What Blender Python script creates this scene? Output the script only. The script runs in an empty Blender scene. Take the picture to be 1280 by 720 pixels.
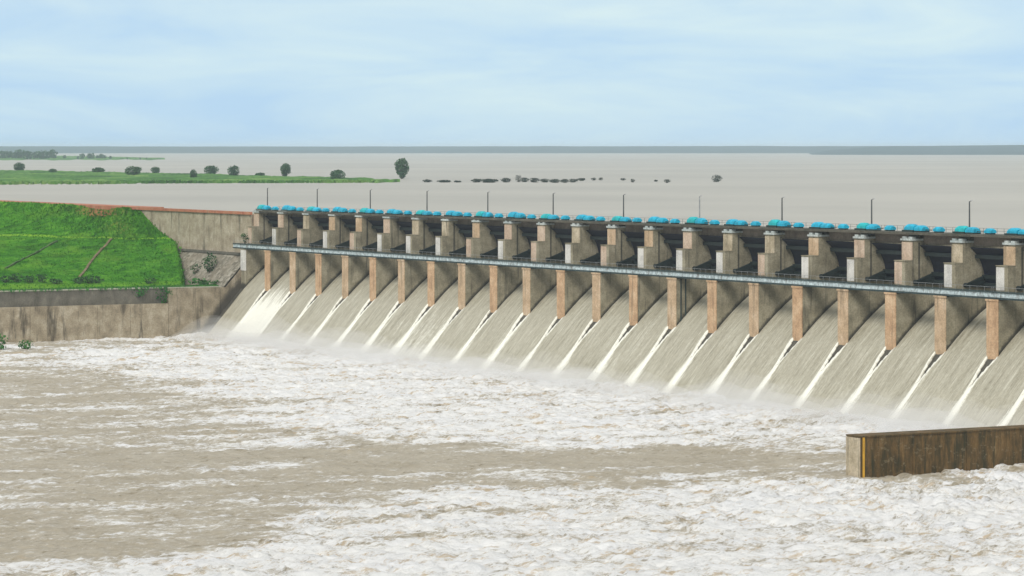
import bpy, bmesh, math, random
import numpy as np
from mathutils import Vector
scene = bpy.context.scene
col = scene.collection
random.seed(7)

# ------------------------------------------------------------------ camera
TH = 0.50755                       # angle between the view axis and the dam axis
CAM = (444.74, -342.81, 49.0)
FPX = 4000.0
VX, VY = -math.cos(TH), math.sin(TH)
RX, RY = math.sin(TH), math.cos(TH)
cd = bpy.data.cameras.new("camera"); cam = bpy.data.objects.new("camera", cd); col.objects.link(cam)
cam.location = CAM
cam.rotation_euler = (math.radians(90), 0, math.atan2(VY, VX) - math.pi/2)
cd.sensor_fit = 'HORIZONTAL'; cd.sensor_width = 36.0
cd.lens = FPX/1280*36.0
cd.shift_y = -(360-184)/1280
cd.clip_start = 1.0; cd.clip_end = 60000
scene.camera = cam

# ------------------------------------------------------------------ sky and sun
SUN_EL, SUN_AZ = math.radians(44), math.radians(38)   # direction towards the sun: azimuth measured from -Y towards +X
w = bpy.data.worlds.new("World"); scene.world = w; w.use_nodes = True
nt = w.node_tree; nt.nodes.clear()
out = nt.nodes.new('ShaderNodeOutputWorld'); bg = nt.nodes.new('ShaderNodeBackground')
sky = nt.nodes.new('ShaderNodeTexSky'); sky.sky_type = 'NISHITA'; sky.sun_disc = False
sun_dir = Vector((math.sin(SUN_AZ)*math.cos(SUN_EL), -math.cos(SUN_AZ)*math.cos(SUN_EL), math.sin(SUN_EL)))
sky.sun_elevation = SUN_EL; sky.sun_rotation = math.atan2(sun_dir.x, sun_dir.y)
sky.air_density = 1.0; sky.dust_density = 0.6; sky.ozone_density = 2.0
# thin high cloud: a pale veil over the clear sky, streaky and brighter where it is thick
tc = nt.nodes.new('ShaderNodeTexCoord')
mp = nt.nodes.new('ShaderNodeMapping'); mp.inputs['Scale'].default_value = (9, 9, 48)
mp.inputs['Location'].default_value = (3.1, 1.7, 0.35)
n1 = nt.nodes.new('ShaderNodeTexNoise'); n1.inputs['Scale'].default_value = 1.0; n1.inputs['Detail'].default_value = 6
n1.inputs['Roughness'].default_value = 0.55; n1.inputs['Distortion'].default_value = 0.6
rp = nt.nodes.new('ShaderNodeValToRGB')
rp.color_ramp.elements[0].position = 0.38; rp.color_ramp.elements[0].color = (4.7, 7.1, 9.6, 1)
rp.color_ramp.elements[1].position = 0.72; rp.color_ramp.elements[1].color = (7.0, 8.9, 9.5, 1)
mx = nt.nodes.new('ShaderNodeMix'); mx.data_type = 'RGBA'; mx.inputs[0].default_value = 0.86
nt.links.new(tc.outputs['Generated'], mp.inputs[0]); nt.links.new(mp.outputs[0], n1.inputs['Vector'])
nt.links.new(n1.outputs[0], rp.inputs[0]); nt.links.new(sky.outputs[0], mx.inputs[6])
# the veil thickens to a whiter cloud sheet away from the horizon
sx_ = nt.nodes.new('ShaderNodeSeparateXYZ'); nt.links.new(tc.outputs['Generated'], sx_.inputs[0])
mr = nt.nodes.new('ShaderNodeMapRange'); mr.interpolation_type = 'SMOOTHSTEP'; nt.links.new(sx_.outputs[2], mr.inputs[0])
mr.inputs[1].default_value = 0.012; mr.inputs[2].default_value = 0.16
mx2 = nt.nodes.new('ShaderNodeMix'); mx2.data_type = 'RGBA'; mx2.inputs[7].default_value = (8.2, 8.5, 8.4, 1)
nt.links.new(mr.outputs[0], mx2.inputs[0]); nt.links.new(rp.outputs[0], mx2.inputs[6]); nt.links.new(mx2.outputs[2], mx.inputs[7])
bg.inputs[1].default_value = 0.1
nt.links.new(mx.outputs[2], bg.inputs[0]); nt.links.new(bg.outputs[0], out.inputs[0])
sl = bpy.data.lights.new("sun", 'SUN'); sl.energy = 2.3; sl.angle = math.radians(22); sl.color = (1.0, 0.945, 0.86)
so = bpy.data.objects.new("sun", sl); col.objects.link(so)
so.rotation_euler = sun_dir.to_track_quat('Z', 'Y').to_euler(); so.location = (0, -100, 200)
scene.view_settings.view_transform = 'Standard'; scene.view_settings.look = 'None'
scene.view_settings.exposure = 0.0; scene.view_settings.gamma = 1.0
scene.render.engine = 'CYCLES'
scene.cycles.volume_bounces = 3; scene.cycles.volume_step_rate = 1.0

# ------------------------------------------------------------------ helpers
def ray(px, z):
    """point where the photograph's line of sight through image height px[1] meets level z"""
    u = (px[0]-640)/FPX; t = (CAM[2]-z)*FPX/(px[1]-184)
    return (CAM[0]+t*(VX+u*RX), CAM[1]+t*(VY+u*RY), z, t)
def pix(X, Y, Z):
    dx, dy = X-CAM[0], Y-CAM[1]; d = dx*VX+dy*VY; l = dx*RX+dy*RY
    return 640+FPX*l/d, 184+FPX*(CAM[2]-Z)/d, d
def tag(o, label=None, cat=None, group=None, kind=None):
    if label: o['label'] = label
    if cat: o['category'] = cat
    if group: o['group'] = group
    if kind: o['kind'] = kind
    return o
def empty(name, loc, label, cat, group=None, rz=0):
    o = bpy.data.objects.new(name, None); col.objects.link(o); o.location = loc; o.rotation_euler = (0, 0, rz)
    o.empty_display_size = 1
    return tag(o, label, cat, group)
class MB:
    def __init__(s): s.v = []; s.f = []
    def add(s, vs, fs):
        b = len(s.v); s.v += [tuple(p) for p in vs]; s.f += [tuple(b+i for i in f) for f in fs]; return s
    def box(s, x0, x1, y0, y1, z0, z1):
        return s.add([(x0,y0,z0),(x1,y0,z0),(x1,y1,z0),(x0,y1,z0),(x0,y0,z1),(x1,y0,z1),(x1,y1,z1),(x0,y1,z1)],
              [(3,2,1,0),(4,5,6,7),(0,1,5,4),(1,2,6,5),(2,3,7,6),(3,0,4,7)])
    def prism(s, o, x0, x1):            # outline in (y, z), extruded along x
        n = len(o)
        a = sum(o[i][0]*o[(i+1)%n][1]-o[(i+1)%n][0]*o[i][1] for i in range(n))
        if a < 0: o = o[::-1]
        vs = [(x0,p[0],p[1]) for p in o]+[(x1,p[0],p[1]) for p in o]
        fs = [tuple(range(n))[::-1], tuple(range(n,2*n))]+[(i,(i+1)%n,n+(i+1)%n,n+i) for i in range(n)]
        return s.add(vs, fs)
    def tube(s, a, b, r0, r1=None, n=7):
        r1 = r0 if r1 is None else r1
        a, b = Vector(a), Vector(b); d = (b-a).normalized(); u = d.orthogonal().normalized(); v = d.cross(u)
        vs = []
        for c, r in ((a, r0), (b, r1)):
            for i in range(n):
                t = 2*math.pi*i/n; vs.append(c+u*(r*math.cos(t))+v*(r*math.sin(t)))
        fs = [(i,(i+1)%n,n+(i+1)%n,n+i) for i in range(n)]+[tuple(range(n))[::-1], tuple(range(n,2*n))]
        return s.add(vs, fs)
    def mesh(s, name, mat, smooth=False):
        me = bpy.data.meshes.new(name); me.from_pydata(s.v, [], s.f); me.materials.append(mat)
        if smooth: me.shade_smooth()
        me.update(); return me
    def build(s, name, mat, parent=None, smooth=False, bevel=0):
        o = bpy.data.objects.new(name, s.mesh(name, mat, smooth)); col.objects.link(o)
        if parent: o.parent = parent
        if bevel:
            b = o.modifiers.new('bevel', 'BEVEL'); b.width = bevel; b.segments = 1; b.limit_method = 'ANGLE'
        return o
def copy_tree(o, parent=None):
    c = o.copy(); col.objects.link(c)
    if parent: c.parent = parent
    for ch in [x for x in KIDS.get(o.name, [])]: copy_tree(ch, c)
    return c
KIDS = {}
def index_kids(root):
    for o in list(col.objects):
        if o.parent is not None:
            l = KIDS.setdefault(o.parent.name, [])
            if o not in l: l.append(o)
def hash2(ix, iy, seed):
    h = (ix.astype(np.int64)*374761393 + iy.astype(np.int64)*668265263 + seed*1274126177) & 0x7fffffff
    h = ((h ^ (h >> 13))*1274126177) & 0x7fffffff
    h = h ^ (h >> 16)
    return (h & 0xffff)/65535.0
def vnoise(x, y, seed=0):
    ix, iy = np.floor(x), np.floor(y); fx, fy = x-ix, y-iy
    fx = fx*fx*(3-2*fx); fy = fy*fy*(3-2*fy); ix = ix.astype(np.int64); iy = iy.astype(np.int64)
    a = hash2(ix,iy,seed); b = hash2(ix+1,iy,seed); c = hash2(ix,iy+1,seed); d = hash2(ix+1,iy+1,seed)
    return (a*(1-fx)+b*fx)*(1-fy)+(c*(1-fx)+d*fx)*fy
def fbm(x, y, octv=4, seed=0, gain=0.5):
    s = 0; a = 1; t = 0
    for i in range(octv):
        s = s+a*vnoise(x*2**i+17.3*i, y*2**i-9.1*i, seed+i*31); t += a; a *= gain
    return s/t
def sstep(a, b, x):
    t = np.clip((x-a)/(b-a), 0, 1); return t*t*(3-2*t)
def grid_mesh(name, P, mat, attrs=None, smooth=True, mask=None):
    """P: (n, m, 3) array of points"""
    n, m = P.shape[:2]; me = bpy.data.meshes.new(name)
    idx = np.arange(n*m).reshape(n, m)
    q = np.stack([idx[:-1,:-1], idx[1:,:-1], idx[1:,1:], idx[:-1,1:]], -1).reshape(-1, 4)
    verts = P.reshape(-1, 3); keep = None
    if mask is not None:
        mk = mask.reshape(-1); q = q[mk[q].all(1)]
        keep = np.unique(q); remap = -np.ones(n*m, dtype=np.int64); remap[keep] = np.arange(len(keep)); q = remap[q]; verts = verts[keep]
    me.vertices.add(len(verts)); me.vertices.foreach_set('co', verts.astype(np.float32).ravel())
    me.loops.add(len(q)*4); me.loops.foreach_set('vertex_index', q.astype(np.int32).ravel())
    me.polygons.add(len(q)); me.polygons.foreach_set('loop_start', (np.arange(len(q))*4).astype(np.int32))
    me.update(calc_edges=True)
    if smooth: me.shade_smooth()
    for k, a in (attrs or {}).items():
        a = a.reshape(-1)
        if keep is not None: a = a[keep]
        at = me.attributes.new(k, 'FLOAT', 'POINT'); at.data.foreach_set('value', a.astype(np.float32))
    me.materials.append(mat)
    o = bpy.data.objects.new(name, me); col.objects.link(o); return o

# ------------------------------------------------------------------ materials
class NM:
    """small wrapper round a Principled material"""
    def __init__(s, name, rough=0.9, spec=0.3):
        s.m = bpy.data.materials.new(name); s.m.use_nodes = True; s.t = s.m.node_tree
        s.b = s.t.nodes['Principled BSDF']; s.b.inputs['Roughness'].default_value = rough
        s.b.inputs['Specular IOR Level'].default_value = spec
        g = s.t.nodes.new('ShaderNodeNewGeometry'); s.pos = g.outputs['Position']
        s.objc = s.t.nodes.new('ShaderNodeTexCoord').outputs['Object']
    def noise(s, scale, detail=5, rough=0.6, src=None, dist=0.0, loc=(0,0,0)):
        mp = s.t.nodes.new('ShaderNodeMapping'); mp.inputs['Scale'].default_value = scale; mp.inputs['Location'].default_value = loc
        n = s.t.nodes.new('ShaderNodeTexNoise'); n.inputs['Scale'].default_value = 1; n.inputs['Detail'].default_value = detail
        n.inputs['Roughness'].default_value = rough; n.inputs['Distortion'].default_value = dist
        s.t.links.new(src or s.pos, mp.inputs[0]); s.t.links.new(mp.outputs[0], n.inputs['Vector']); return n.outputs[0]
    def ramp(s, fac, stops, const=False):
        r = s.t.nodes.new('ShaderNodeValToRGB'); e = r.color_ramp.elements
        while len(e) < len(stops): e.new(0.5)
        for i, (p, c) in enumerate(stops): e[i].position = p; e[i].color = (*c, 1) if not isinstance(c, (int, float)) else (c, c, c, 1)
        s.t.links.new(fac, r.inputs[0]); return r.outputs[0]
    def mix(s, fac, a, b, mode='MIX'):
        m = s.t.nodes.new('ShaderNodeMix'); m.data_type = 'RGBA'; m.blend_type = mode
        for ix, v in ((0, fac), (6, a), (7, b)):
            sock = m.inputs[ix]
            if isinstance(v, (int, float)): sock.default_value = v if ix == 0 else (v, v, v, 1)
            elif isinstance(v, tuple): sock.default_value = (*v, 1)
            else: s.t.links.new(v, sock)
        return m.outputs[2]
    def math(s, op, a, b=0.0, c=None):
        m = s.t.nodes.new('ShaderNodeMath'); m.operation = op
        for i, v in enumerate((a, b) if c is None else (a, b, c)):
            if isinstance(v, (int, float)): m.inputs[i].default_value = v
            else: s.t.links.new(v, m.inputs[i])
        return m.outputs[0]
    def rng(s, v, a, b, c=0.0, d=1.0):
        m = s.t.nodes.new('ShaderNodeMapRange'); m.interpolation_type = 'SMOOTHSTEP'
        s.t.links.new(v, m.inputs[0])
        for i, x in enumerate((a, b, c, d)): m.inputs[i+1].default_value = x
        return m.outputs[0]
    def attr(s, n):
        a = s.t.nodes.new('ShaderNodeAttribute'); a.attribute_name = n; return a.outputs['Fac']
    def sep(s, v):
        x = s.t.nodes.new('ShaderNodeSeparateXYZ'); s.t.links.new(v, x.inputs[0]); return x.outputs
    def base(s, c): s.t.links.new(c, s.b.inputs['Base Color']); return s
    def rough(s, c): s.t.links.new(c, s.b.inputs['Roughness']); return s
    def bump(s, h, dist=0.1, strength=0.6):
        b = s.t.nodes.new('ShaderNodeBump'); b.inputs['Strength'].default_value = strength; b.inputs['Distance'].default_value = dist
        s.t.links.new(h, b.inputs['Height']); s.t.links.new(b.outputs[0], s.b.inputs['Normal']); return s

def concrete(name, lo, mid, hi, streak=0.5, sx=0.9, dark=(0.06,0.055,0.04), rough=0.92):
    n = NM(name, rough)
    a = n.noise((0.35,0.35,0.35), 6); c = n.ramp(a, [(0.3, lo), (0.5, mid), (0.7, hi)])
    st = n.noise((sx, sx, 0.07), 4, 0.65); sf = n.rng(st, 0.52, 0.72, 0, streak)
    c = n.mix(sf, c, dark)
    fine = n.noise((3.5,3.5,3.5), 5); c = n.mix(0.45, c, n.ramp(fine, [(0.3, 0.25), (0.7, 0.75)]), 'OVERLAY')
    n.base(c).bump(fine, 0.06); return n
PROF_A, PROF_S, PROF_N, PROF_Z, PROF_D = 13.0, 13.0, 1.42, 22.0, 9.2
def chute_z(y):
    s = np.maximum(PROF_A-np.asarray(y, float), 0.0)
    z = PROF_Z-PROF_D*(np.minimum(s, 13.5)/PROF_S)**PROF_N
    return z-np.maximum(s-13.5, 0)*1.12
# pier sides: weathered, with the wet dark band the flow leaves along its surface
n = concrete("pier_side_concrete", (0.195,0.172,0.12), (0.285,0.255,0.18), (0.40,0.36,0.265), 0.7)
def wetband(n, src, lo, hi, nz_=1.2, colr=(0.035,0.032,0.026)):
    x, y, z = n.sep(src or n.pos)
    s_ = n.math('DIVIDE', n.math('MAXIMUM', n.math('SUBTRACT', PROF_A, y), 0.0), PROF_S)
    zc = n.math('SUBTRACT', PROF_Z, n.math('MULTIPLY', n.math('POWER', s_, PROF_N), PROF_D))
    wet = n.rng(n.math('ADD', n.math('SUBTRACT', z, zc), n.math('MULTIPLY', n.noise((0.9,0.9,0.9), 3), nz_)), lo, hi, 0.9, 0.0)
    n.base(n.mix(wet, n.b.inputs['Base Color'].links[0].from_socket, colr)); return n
wetband(n, n.objc, 1.0, 2.0)
M_SIDE = n.m
M_TAN = concrete("pier_nose_concrete", (0.38,0.24,0.14), (0.51,0.335,0.20), (0.62,0.45,0.29), 0.45).m
M_TAN2 = concrete("stained_nose_concrete", (0.27,0.18,0.10), (0.47,0.32,0.19), (0.58,0.43,0.29), 0.6, 1.2).m
M_TAN3 = concrete("pale_nose_concrete", (0.38,0.27,0.17), (0.50,0.36,0.23), (0.62,0.48,0.34), 0.5, 1.0).m
for m_, foot in ((M_TAN2, 15.2),):
    w_ = NM.__new__(NM); w_.m = m_; w_.t = m_.node_tree; w_.b = w_.t.nodes['Principled BSDF']
    w_.pos = [q for q in w_.t.nodes if q.type == 'NEW_GEOMETRY'][0].outputs['Position']
    zf = w_.sep(w_.pos)[2]; src_ = w_.b.inputs['Base Color'].links[0].from_socket
    w_.base(w_.mix(w_.rng(w_.math('ADD', zf, w_.math('MULTIPLY', w_.noise((0.6,0.6,0.4), 3), 3.0)), foot, foot+2.4, 0.75, 0.0), src_, (0.10,0.065,0.035)))
M_WHITE = concrete("weathered_limewash", (0.45,0.44,0.42), (0.62,0.60,0.56), (0.72,0.70,0.66), 0.3).m
M_PINK = concrete("buff_render", (0.42,0.30,0.22), (0.52,0.40,0.30), (0.60,0.48,0.38), 0.3).m
M_BUFF = concrete("buff_stained_concrete", (0.30,0.25,0.17), (0.44,0.37,0.26), (0.58,0.50,0.38), 0.7, 1.3).m
M_CAP = concrete("bearing_cap_paint", (0.30,0.36,0.36), (0.42,0.46,0.45), (0.55,0.58,0.56), 0.5, 2.0).m
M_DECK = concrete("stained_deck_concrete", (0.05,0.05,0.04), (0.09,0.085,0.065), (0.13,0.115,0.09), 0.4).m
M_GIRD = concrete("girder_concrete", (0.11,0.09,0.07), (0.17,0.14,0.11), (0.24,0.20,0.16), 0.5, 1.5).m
M_WALL = concrete("dam_wall_concrete", (0.27,0.22,0.155), (0.38,0.32,0.235), (0.50,0.44,0.34), 0.8, 0.35, (0.09,0.08,0.06)).m
M_TRAIN = concrete("training_wall_concrete", (0.22,0.18,0.125), (0.34,0.285,0.20), (0.48,0.42,0.32), 0.9, 0.45, (0.06,0.05,0.035)).m
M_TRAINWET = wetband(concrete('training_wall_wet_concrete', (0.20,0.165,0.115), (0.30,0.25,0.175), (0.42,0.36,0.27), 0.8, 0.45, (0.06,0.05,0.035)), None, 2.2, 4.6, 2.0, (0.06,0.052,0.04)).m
M_DARKWALL = concrete("dark_weathered_wall", (0.10,0.095,0.075), (0.14,0.13,0.105), (0.20,0.185,0.15), 0.5, 0.5).m
M_COPING = concrete("coping_stone", (0.32,0.33,0.24), (0.42,0.42,0.33), (0.5,0.5,0.42), 0.4).m
M_CHUTE = concrete("wet_chute_concrete", (0.05,0.045,0.035), (0.075,0.07,0.055), (0.11,0.10,0.08), 0.3, rough=0.5).m
M_BRICK = concrete("red_parapet", (0.34,0.11,0.065), (0.44,0.17,0.10), (0.48,0.26,0.16), 0.35, 0.6).m
# rubble masonry of the abutment slope
n = NM("rubble_masonry", 0.95)
vo = n.t.nodes.new('ShaderNodeTexVoronoi'); vo.inputs['Scale'].default_value = 1.0
mp_ = n.t.nodes.new('ShaderNodeMapping'); mp_.inputs['Scale'].default_value = (0.9,0.9,1.3); n.t.links.new(n.pos, mp_.inputs[0]); n.t.links.new(mp_.outputs[0], vo.inputs['Vector'])
c = n.ramp(vo.outputs['Color'], [(0.1,(0.14,0.125,0.095)), (0.5,(0.23,0.21,0.165)), (0.9,(0.36,0.33,0.27))])
c = n.mix(n.rng(n.noise((0.15,0.15,0.15), 4), 0.45, 0.65, 0, 0.5), c, (0.20,0.165,0.12))
n.base(c).bump(vo.outputs['Distance'], 0.2); M_RUBBLE = n.m
# divide wall: rusty brown algae streaks
n = NM("algae_streaked_wall", 0.85)
c = n.ramp(n.noise((0.25,0.55,0.16), 7, 0.78), [(0.3,(0.024,0.024,0.010)), (0.45,(0.075,0.050,0.018)), (0.58,(0.15,0.088,0.030)), (0.74,(0.30,0.20,0.085))])
c = n.mix(n.rng(n.noise((0.9,2.0,0.12), 4), 0.5, 0.7, 0, 0.8), c, (0.02,0.028,0.014))
c = n.mix(n.rng(n.noise((1.5,0.8,1.4), 5, 0.75), 0.55, 0.68, 0, 0.6), c, (0.25,0.20,0.12))
n.base(c).bump(n.noise((2,2,2), 5), 0.12); M_DIV = n.m
def paint(name, c, rough=0.45, var=0.25, metal=0.0, rust=0.0):
    n = NM(name, rough, 0.5); n.b.inputs['Metallic'].default_value = metal
    a = n.noise((1.2,1.2,1.2), 5); k = tuple(v*(1-var) for v in c); h = tuple(min(1, v*(1+var)) for v in c)
    cc = n.ramp(a, [(0.3, k), (0.7, h)])
    if rust: cc = n.mix(n.rng(n.noise((0.8,0.8,0.35), 5, 0.7), 0.5, 0.68, 0, rust), cc, (0.10,0.07,0.05))
    n.base(cc); return n.m
M_BLUE = paint("cyan_hood_paint", (0.0,0.37,0.55), 0.45, 0.35)
M_TEAL = paint("teal_hood_paint", (0.0,0.41,0.44), 0.45, 0.35)
M_HBASE = paint("dark_green_steel", (0.015,0.035,0.03), 0.6)
M_NAVY = paint("navy_gate_steel", (0.006,0.007,0.022), 0.6, 0.4)
M_ARM = paint("gate_arm_steel", (0.012,0.02,0.02), 0.6, 0.4)
M_STEEL = paint("pale_blue_grey_steel", (0.46,0.54,0.56), 0.6, 0.5, rust=0.8)
M_FLANGE = paint("dark_teal_steel", (0.02,0.04,0.04), 0.6, 0.4)
M_POLE = paint("grey_lamp_pole", (0.07,0.075,0.075), 0.5)
M_POLE2 = paint("light_lamp_pole", (0.30,0.31,0.31), 0.5)
M_YELL = paint("yellow_gauge_paint", (0.62,0.34,0.03), 0.6)
M_LAMP = paint("lamp_glass", (0.5,0.5,0.5), 0.3)
M_BARK = paint("bark", (0.09,0.07,0.05), 0.9)

# water on the chutes
n = NM("chute_water", 0.45, 0.35)
fine = n.noise((3.2,0.16,0.16), 6, 0.7); mid = n.noise((0.9,0.10,0.10), 4, 0.6); mott = n.noise((2.6,1.3,1.3), 5, 0.8)
v = n.math('ADD', n.math('MULTIPLY', fine, 0.5), n.math('ADD', n.math('MULTIPLY', mid, 0.2), n.math('MULTIPLY', mott, 0.32)))
c = n.ramp(v, [(0.37,(0.20,0.18,0.13)), (0.5,(0.385,0.358,0.275)), (0.66,(0.59,0.57,0.475))])
f = n.math('ADD', n.attr('foam'), n.math('MULTIPLY', n.math('SUBTRACT', v, 0.5), 2.4))
c = n.mix(n.rng(f, 0.25, 0.85), c, (0.86,0.85,0.76))
c = n.mix(n.rng(n.attr('wet'), 0.3, 0.7), c, (0.022,0.02,0.016))
n.base(c).bump(v, 0.25, 0.7); M_CW = n.m
# tailwater: muddy water with foam
n = NM("muddy_river_water", 0.5, 0.22)
a = n.noise((0.10,0.10,0.10), 5, 0.6); b = n.noise((0.52,0.24,0.4), 8, 0.78, dist=0.5); cfin = n.noise((1.5,0.8,1.1), 5, 0.8); big = n.noise((0.075,0.022,0.06), 5, 0.65, loc=(9,2,0), dist=0.6)
mud = n.ramp(a, [(0.3,(0.40,0.345,0.255)), (0.7,(0.50,0.445,0.35))])
mud = n.mix(n.rng(b, 0.46, 0.35, 0, 0.7), mud, (0.21,0.165,0.095))
mud = n.mix(n.rng(cfin, 0.53, 0.64, 0, 0.6), mud, (0.64,0.60,0.53))
lace = n.math('ADD', n.math('MULTIPLY', n.math('SUBTRACT', b, 0.5), 2.6), n.math('MULTIPLY', n.math('SUBTRACT', cfin, 0.5), 1.5))
lace = n.math('ADD', lace, n.math('MULTIPLY', n.math('SUBTRACT', big, 0.5), 2.6))
f = n.math('ADD', n.math('MULTIPLY', n.attr('foam'), 0.70), lace)
foamc = n.ramp(a, [(0.35,(0.84,0.84,0.85)), (0.65,(0.87,0.86,0.84))])
c = n.mix(n.rng(f, 0.16, 0.72), mud, foamc)
tanm = n.noise((0.30,0.13,0.22), 6, 0.78, loc=(40,3,0))
c = n.mix(n.math('MULTIPLY', n.rng(tanm, 0.525, 0.65, 0, 0.8), n.rng(n.attr('foam'), 0.15, 0.7)), c, (0.52,0.39,0.23))
n.base(c).rough(n.rng(f, 0.2, 0.7, 0.5, 0.9)).bump(n.math('ADD', b, n.math('MULTIPLY', cfin, 0.6)), 0.7, 0.9); M_RIVER = n.m
# reservoir
n = NM("muddy_reservoir_water", 0.5, 0.25)
c = n.ramp(n.noise((0.004,0.004,0.004), 6, 0.6), [(0.32,(0.33,0.318,0.28)), (0.68,(0.425,0.405,0.355))])
n.base(c).bump(n.noise((0.35,0.35,0.35), 5, 0.6), 0.3, 0.5); M_RES = n.m
def leafmat(name, a, b, c):
    n = NM(name, 0.75, 0.15)
    n.base(n.ramp(n.noise((0.45,0.45,0.45), 4, 0.7), [(0.3, a), (0.5, b), (0.72, c)])); return n.m
M_LEAF = leafmat("tree_leaves", (0.015,0.05,0.018), (0.035,0.095,0.03), (0.07,0.16,0.045))
M_LEAFD = leafmat("dark_wet_leaves", (0.008,0.018,0.010), (0.015,0.03,0.014), (0.03,0.055,0.025))
M_PLANT = leafmat("fresh_plant_leaves", (0.02,0.09,0.02), (0.04,0.16,0.03), (0.09,0.24,0.05))
# embankment grass
n = NM("embankment_grass", 1.0, 0.0)
g = n.ramp(n.noise((0.22,0.22,0.3), 7, 0.7), [(0.28,(0.018,0.075,0.010)), (0.43,(0.038,0.155,0.014)), (0.58,(0.075,0.24,0.020)), (0.75,(0.15,0.33,0.035))])
g = n.mix(0.5, g, n.ramp(n.noise((1.8,1.8,1.8), 4, 0.8), [(0.3,0.2), (0.7,0.8)]), 'OVERLAY')
g = n.mix(n.rng(n.noise((0.045,0.09,0.09), 5, 0.7, loc=(5,5,5)), 0.5, 0.66, 0, 0.6), g, (0.13,0.27,0.03))
g = n.mix(n.rng(n.noise((0.07,0.05,0.12), 6, 0.75, loc=(15,25,5)), 0.52, 0.66, 0, 0.6), g, (0.02,0.07,0.012))
g = n.mix(n.rng(n.attr('lush'), 0.2, 0.9, 0, 0.75), g, (0.26,0.46,0.04))
g = n.mix(n.math('MULTIPLY', n.attr('soil'), n.rng(n.noise((0.7,0.7,0.7), 4, 0.7), 0.35, 0.6)), g, (0.34,0.15,0.08))
n.base(g).bump(n.noise((1.2,1.2,1.2), 6, 0.75), 0.4, 0.7); M_GRASS = n.m
n = NM("marsh_grass", 0.9, 0.1)
g = n.ramp(n.noise((0.020,0.020,0.02), 7, 0.75), [(0.36,(0.02,0.07,0.015)), (0.5,(0.07,0.19,0.03)), (0.66,(0.20,0.31,0.08))])
n.base(g).bump(n.noise((0.3,0.3,0.3), 5), 0.8, 0.8); M_MARSH = n.m
n = NM("far_hill_scrub", 0.95, 0.05)
g = n.ramp(n.noise((0.0025,0.0025,0.02), 6, 0.7), [(0.3,(0.025,0.055,0.06)), (0.7,(0.06,0.10,0.11))])
n.base(g); M_HILL = n.m
n = NM("earth", 0.95, 0.1)
n.base(n.ramp(n.noise((0.05,0.05,0.05), 6), [(0.3,(0.16,0.13,0.08)), (0.7,(0.24,0.2,0.13))])); M_EARTH = n.m

# ------------------------------------------------------------------ large structure
BAY, TP = 15.0, 3.3
K0, K1 = -4, 21                    # pier numbers, right to left
XR, XL = -BAY*K0+TP/2, -BAY*K1-TP/2
XW = XL+0.3
DECKZ = lambda X: 33.05+0.0033*X+0.55        # crest of the bridge falls very slightly to the left
# concrete body of the spillway
ys = np.concatenate([np.linspace(-14, 0, 12), np.linspace(1, 13, 14)])
prof = [(float(y), float(chute_z(y))-0.55) for y in ys]+[(17, 21.3), (22, 18.0), (22, -14), (-14, -14)]
t = empty("spillway_dam", (0,0,0), "long stepped concrete spillway body under the row of piers, carrying the water down", "spillway")
MB().prism(prof, XL+0.02, XR).build("chute_slab", M_CHUTE, t)

# piers
NOSE_VAR = {}
def ordinal(i):
    w_ = ["first","second","third","fourth","fifth","sixth","seventh","eighth","ninth","tenth","eleventh","twelfth","thirteenth","fourteenth",
          "fifteenth","sixteenth","seventeenth","eighteenth","nineteenth","twentieth","twenty-first","twenty-second","twenty-third","twenty-fourth","twenty-fifth","twenty-sixth","twenty-seventh"]
    return w_[i]
BLOCK = {0:'w',1:'w',2:'p',3:'w',4:'w',5:'p',6:'w',7:'w',8:'w',9:'p',10:'w',11:'p',12:'w',13:'p',14:'w',15:'w',16:'w',17:'p',18:'w',19:'p',20:'w',21:'p'}
h = TP/2
body = MB().prism([(0.0,5),(0.0,22.45),(2.0,22.45),(2.0,28.3),(3.7,28.3),(3.7,32.0),(19,32.0),(20.5,30),(21,5)], -h, h).mesh("pier_body", M_SIDE)
nose_m = {}
nm = MB(); zz = np.linspace(9.0, 22.44, 9)
nm.box(-h+0.03, h-0.03, -0.14, 0.0, 8.5, 22.3); nm.box(-h-0.12, h+0.12, -0.3, 0.003, 22.3, 22.62)
nose = [nm.mesh("pier_nose", m_) for m_ in (M_TAN, M_TAN3, M_TAN2)]
up = [MB().box(-h+0.05, h-0.05, 3.58, 3.7, 28.45, 31.7).mesh("upper_nose", m_) for m_ in (M_TAN3, M_PINK, M_BUFF)]
blk = {k_: MB().box(-h+0.04, h-1.0, 1.95, 2.0, 24.1, 28.1).mesh("trunnion_block", m_) for k_, m_ in (('w', M_WHITE), ('p', M_PINK))}
blkt = MB().box(-h-0.05, h+0.05, 1.85, 3.7, 28.302, 28.42).mesh("bracket", M_SIDE)
capm = MB(); capm.box(-h-0.15, h+0.15, 3.4, 10.5, 32.0, 32.35); capm.box(-h+0.2, -h+1.2, 3.6, 4.6, 32.35, 32.7); capm.box(h-1.2, h-0.2, 3.6, 4.6, 32.35, 32.7)
capm = capm.mesh("bearing_cap", M_CAP)
grv = MB().box(h-0.02, h+0.05, 4.9, 5.25, 24.3, 31.6).mesh("gate_slot", M_DECK)
grw = {j: MB().box(h-0.02, h+0.1, 0.9+j, 1.15+j, 12.5, 22.4).mesh("drain_pipe", M_FLANGE) for j in (0, 1.1)}
def part(name, me, parent, loc=(0,0,0), label=None):
    o = bpy.data.objects.new(name, me); col.objects.link(o); o.parent = parent; o.location = loc
    if label: o['label'] = label
    return o
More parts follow.
